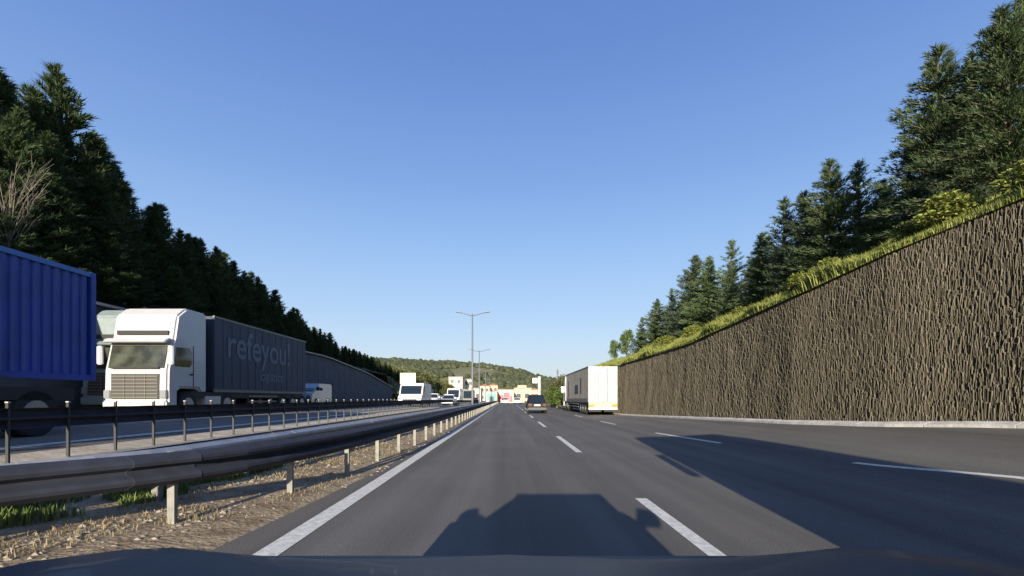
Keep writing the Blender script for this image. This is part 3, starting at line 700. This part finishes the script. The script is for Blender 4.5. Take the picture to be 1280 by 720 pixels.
def van(name, label, cat, loc, rz, W, L, H, paint, group=None, hood=.55):
    t = empty(name, loc, rz); tag(t, label, cat, group); w = W/2
    P = [(0, .35), (0, .75), (.15, 1.0), (hood, 1.15), (hood+.55, H-.18), (hood+.8, H), (L-.1, H), (L, H-.15), (L, .35)]
    MB().prism(P, -w, w).build('body', paint, t, bevel=.05)
    MB().prism([(hood+.02, 1.19), (hood+.49, H-.26), (hood+.53, H-.26), (hood+.10, 1.19)], -w+.12, w-.12).build('windscreen', 'glass', t).location.y = -.035
    B(-w+.45, w-.45, -.02, .02, .55, .72).build('grille', 'black', t)
    B(-.26, .26, -.05, -.03, .40, .51).build('number_plate', 'plate', t)
    B(-w+.02, w-.02, -.04, .1, .28, .50).build('bumper', 'black', t)
    for s in (-1, 1):
        B(min(s*(w-.32), s*(w-.04)), max(s*(w-.32), s*(w-.04)), -.015, .05, .68, .86).build('headlight', 'lamp', t)
        MB().prism([(hood+.25, 1.2), (hood+.62, H-.3), (hood+1.3, H-.3), (hood+1.3, 1.2)], s*w, s*(w+.012)).build('side_window', 'glass', t)
        B(min(s*(w+.03), s*(w+.2)), max(s*(w+.03), s*(w+.2)), hood+.2, hood+.3, 1.2, 1.45).build('mirror', 'black', t)
        for yy in (.8, L-.8): wheel(t, s*(w-.09), yy, .34, .22)
        B(min(s*(w-.14), s*(w-.01)), max(s*(w-.14), s*(w-.01)), L-.01, L+.015, .8, 1.25).build('tail_light', 'red', t)
    return t
def car(name, label, loc, rz, paint, W=1.76, L=4.3, H=1.45, group=None, bumper=None, cat='car'):
    """front at y=0 facing -Y"""
    t = empty(name, loc, rz); tag(t, label, cat, group); w = W/2
    P = [(0, .32), (-.0, .62), (.25, .78), (1.05, .92), (3.75/4.3*L, .95), (L-.05, .88), (L, .6), (L-.02, .30), (L-.5, .24), (.4, .22)]
    MB().prism(P, -w, w).build('body', paint, t, bevel=.09, seg=3)
    y0, y1, y2, y3 = 1.0, 1.75, L-1.25, L-.45
    V = [(-w+.06, y0, .90), (w-.06, y0, .90), (w-.06, y3, .92), (-w+.06, y3, .92), (-w+.24, y1, H-.05), (w-.24, y1, H-.05), (w-.24, y2, H-.05), (-w+.24, y2, H-.05)]
    MB().add(V, [(0, 3, 2, 1), (4, 5, 6, 7), (0, 1, 5, 4), (1, 2, 6, 5), (2, 3, 7, 6), (3, 0, 4, 7)]).build('window_band', 'glass', t, bevel=.04)
    MB().prism([(-w+.22, y1-.04), (w-.22, y1-.04), (w-.22, y2+.06), (-w+.22, y2+.06)], H-.055, H, 'z').build('roof', paint, t, bevel=.03)
    for s in (-1, 1):
        for (ya, yb) in ((y0, y1), ((y1+y2)/2, (y1+y2)/2), (y3, y2)):
            MB().tube([(s*(w-.055), ya, .9), (s*(w-.235), yb, H-.03)], .035, 5).build('pillar', paint, t)
        for yy in (.78, L-.82): wheel(t, s*(w-.08), yy, .32, .2)
        B(min(s*(w-.38), s*(w-.06)), max(s*(w-.38), s*(w-.06)), -.02, .12, .58, .72).build('headlight', 'lamp', t, bevel=.02)
        B(min(s*(w-.34), s*(w-.05)), max(s*(w-.34), s*(w-.05)), L-.1, L+.02, .66, .84).build('tail_light', 'red', t, bevel=.02)
        B(min(s*(w-.02), s*(w+.16)), max(s*(w-.02), s*(w+.16)), 1.25, 1.36, .92, 1.06).build('mirror', paint, t, bevel=.03)
    B(-w+.03, w-.03, L-.1, L+.05, .30, .52).build('rear_bumper', bumper or paint, t, bevel=.03)
    B(-.26, .26, L+.01, L+.03, .66, .77).build('number_plate', 'plate', t)
    B(-w+.03, w-.03, -.05, .1, .28, .50).build('front_bumper', paint, t, bevel=.03)
    B(-.5, .5, -.02, .03, .54, .66).build('grille', 'black', t)
    return t
def text(parent, body, size, x, y, z, m, rot, sx=1.0, bold=.0):
    c = bpy.data.curves.new('lettering', 'FONT'); c.body = body; c.size = size; c.extrude = .002; c.offset = bold; c.align_x = 'CENTER'
    o = bpy.data.objects.new('lettering', c); COL.objects.link(o); c.materials.append(M[m])
    bpy.context.view_layer.update()
    me = bpy.data.meshes.new_from_object(o.evaluated_get(bpy.context.evaluated_depsgraph_get()))
    bpy.data.objects.remove(o); o = link('lettering', me, parent, (x, y, z)); o.rotation_euler = rot; o.scale = (sx, 1, 1); return o

# oncoming white lorry with the slate trailer
WS = 12.15; WW = 2.3; y0f = 16.15; zr = zg(-13.3, 18)
t, w, a, b = semi('articulated_lorry', 'white cab lorry pulling a long dark slate curtain trailer with grey lettering', (-WS-WW/2, y0f, .56), 0, WW, 2.1, 8.95, 4.15, 'white', 'slate', 'curtain', cabH=4.15)
text(t, 'refeyou!', 1.8, w+.016, 6.25, 2.55, 'letter', (R(90), 0, R(90)), .95, .02)
text(t, 'logistics', .72, w+.016, 7.1, 1.62, 'letter', (R(90), 0, R(90)), 1.0, .01)
# added grey lorry, giving body to the ghost image of the white cab
semi('articulated_lorry', 'made-up grey lorry standing in for the ghost image of the white cab, half hidden', (-14.8-1.25, 18.3, .72), 0, 2.45, 2.1, 9.0, 4.35, 'grey', 'slate', 'curtain', cabH=4.35)
# blue container lorry
semi('container_lorry', 'lorry carrying a bright blue corrugated shipping container, cut by the left edge', (-9.4-1.15, -3.4, .52), 0, 2.3, 2.0, 11.65, 3.62, 'blue', 'blue', 'container', cabH=3.3)
# white trailer in the right lane, driving away: front at y=49
t, w, a, b = semi('articulated_lorry', 'lorry with white rear doors and grey side in the right-hand lane below the brown wall', (7.25, 49.5, 0), math.pi, 2.2, 2.1, 13.2, 3.72, 'silver', 'grey_tarp', 'door')
for s in (-1, 1):
    dr = B(min(s*.03, s*(w-.02)), max(s*.03, s*(w-.02)), b, b+.06, 1.02, 3.70).build('rear_door', 'door_white', t, bevel=.015)
    for k in (.3, .75): MB().tube([(s*k*w, b+.08, 1.05), (s*k*w, b+.08, 3.6)], .028, 6).build('lock_rod', 'grille', dr)
    B(min(s*(w-.4), s*(w-.04)), max(s*(w-.4), s*(w-.04)), b+.0, b+.08, .66, .86).build('tail_light', 'orange', t)
    B(min(s*.1, s*(w-.05)), max(s*.1, s*(w-.05)), b-.12, b-.08, .28, .62).build('mud_flap', 'black', t)
B(-w+.02, w-.02, b-.0, b+.055, .60, 1.0).build('light_panel', 'channel', t)
for k, (yy, z0, z1) in enumerate(((4.0, 1.5, 3.0), (8.5, 1.7, 2.5), (11.5, 1.7, 3.0))):
    B(w+.0, w+.018, yy, yy+(.7 if k != 1 else 2.0), z0, z1).build('printed_patch', 'letter_dark', t)
B(w+.0, w+.018, 3.0, 15.2, .98, 1.3).build('side_stripe', 'slat', t)
# lorry just behind on the right; only its long shadow lies on the road ahead
t, w, a, b = semi('articulated_lorry', 'lorry out of view behind, whose long shadow covers the right-hand lanes', (3.62, -.9, 0), math.pi, 2.5, 2.1, 12.5, 4.0, 'white', 'white', 'door', cabH=3.95)
# cars
car('car', 'dark saloon car ahead with a bumper coloured as sunlit, seen from behind', (3.05-.5, 42.6, 0), math.pi, 'car_dark', bumper='bumper_sunlit', H=1.62, W=1.62)
QZ = lambda x, y: zg(x, y)+.0
van('van', 'small pale van added for the ghost patch behind the slate trailer', 'van', (-14.1, 30.5, QZ(-13, 30)), 0, 1.7, 3.6, 1.7, 'silver')  # van added to fill a pale ghost patch
van('van', 'white van in the oncoming queue below the cream board', 'van', (-9.1, 42, QZ(-9, 42)), 0, 2.2, 5.6, 2.25, 'white_van')
qg = 'vehicles queueing in the oncoming lanes'
car('car', 'white car in the oncoming queue just right of the white van', (-9.85, 58, QZ(-9.8, 58)), 0, 'white_van', group=qg)
car('car', 'second white car, right beside the first in the oncoming queue', (-8.0, 60, QZ(-8, 60)), 0, 'car_silver', group=qg)
van('van', 'grey-brown van far down the oncoming queue', 'van', (-12.6, 66, QZ(-12, 66)), 0, 2.0, 5.5, 2.3, 'grey_tarp', group=qg)
van('box_truck', 'white high van beyond the two white cars', 'van', (-9.4, 78, QZ(-9, 78)), 0, 2.2, 6.0, 2.8, 'white_van', group=qg)
car('car', 'dark blue car between the distant vans', (-11.6, 80, QZ(-11, 80)), 0, 'car_blue', group=qg)
van('box_truck', 'dull grey van by the foot of the tall lamp post', 'van', (-8.4, 96, QZ(-9, 96)), 0, 2.2, 6.0, 3.0, 'grey_tarp', group=qg)
van('box_truck', 'tan van at the far end of the queue', 'van', (-11.2, 100, QZ(-9, 100)), 0, 2.2, 6.0, 3.0, 'cream2', group=qg)
car('car', 'red car at the far end of the queue', (-8.2, 112, QZ(-8, 112)), 0, 'car_red', group=qg)
car('car', 'pale car at the end of our carriageway before the red shop', (-.6, 116, 0), math.pi, 'car_silver')
car('car', 'white car beside the pale one before the beige block', (2.4, 112, 0), math.pi, 'white_van')

# ------------------------------------------------------------------ the car the picture is taken from
t = empty('camera_car', (0, 0, 0)); tag(t, 'dark blue bonnet of the car the picture is taken from, along the bottom edge', 'car')
hy = [.20, .45, .6, .8, 1.0, 1.15, 1.3, 1.45, 1.6, 1.72, 1.8]
hz = [1.02, 1.0, .985, .955, .915, .880, .838, .785, .72, .64, .52]
rz_ = [.03, .04, .05, .055, .05, .04, .02, .01, .0, .0, .0]
xs = [-.93, -.91, -.85, -.78, -.66, -.5, -.3, -.12, 0, .12, .3, .5, .66, .78, .85, .91, .93]
def hood(x, y):
    z = interp(y, hy, hz); r = interp(y, hy, rz_); a = abs(x)
    z += interp(a, [0, .3, .66, .78, .85, .91, .93], [.012, .0, .0, .7*r, r, r*.4-.02, -.25])
    xx = x*(1-.10*smooth(y, 1.3, 1.8))
    return (xx, y, z)
g = MB().grid(xs, hy, hood); g.build('bonnet', 'hood', t, shade=True)
B(-.92, .92, .2, 1.72, .30, .70).build('front_body', 'hood', t)
B(-.85, .85, 1.7, 1.86, .28, .58).build('bumper', 'hood', t, bevel=.03)
B(-.92, .92, -2.9, .2, .28, .98).build('body', 'hood', t)
V = [(-.84, .19, 1.0), (.84, .19, 1.0), (.86, -2.7, 1.0), (-.86, -2.7, 1.0), (-.56, -.30, 1.46), (.56, -.30, 1.46), (.60, -2.3, 1.46), (-.60, -2.3, 1.46)]
MB().add(V, [(0, 3, 2, 1), (0, 1, 5, 4), (1, 2, 6, 5), (2, 3, 7, 6), (3, 0, 4, 7)]).build('window_band', 'glass', t)
MB().prism([(-.57, -.27), (.57, -.27), (.61, -2.32), (-.61, -2.32)], 1.46, 1.49, 'z').build('roof', 'hood', t)
for s in (-1, 1):
    m_ = MB().tube([(s*.82, -.14, 1.06), (s*.88, -.14, 1.13), (s*.96, -.14, 1.18), (s*1.04, -.14, 1.17), (s*1.08, -.14, 1.16)], [.03, .05, .10, .09, .05], 8).build('mirror', 'hood', t)
    for yy in (1.0, -1.9): wheel(t, s*.82, yy, .33, .22)
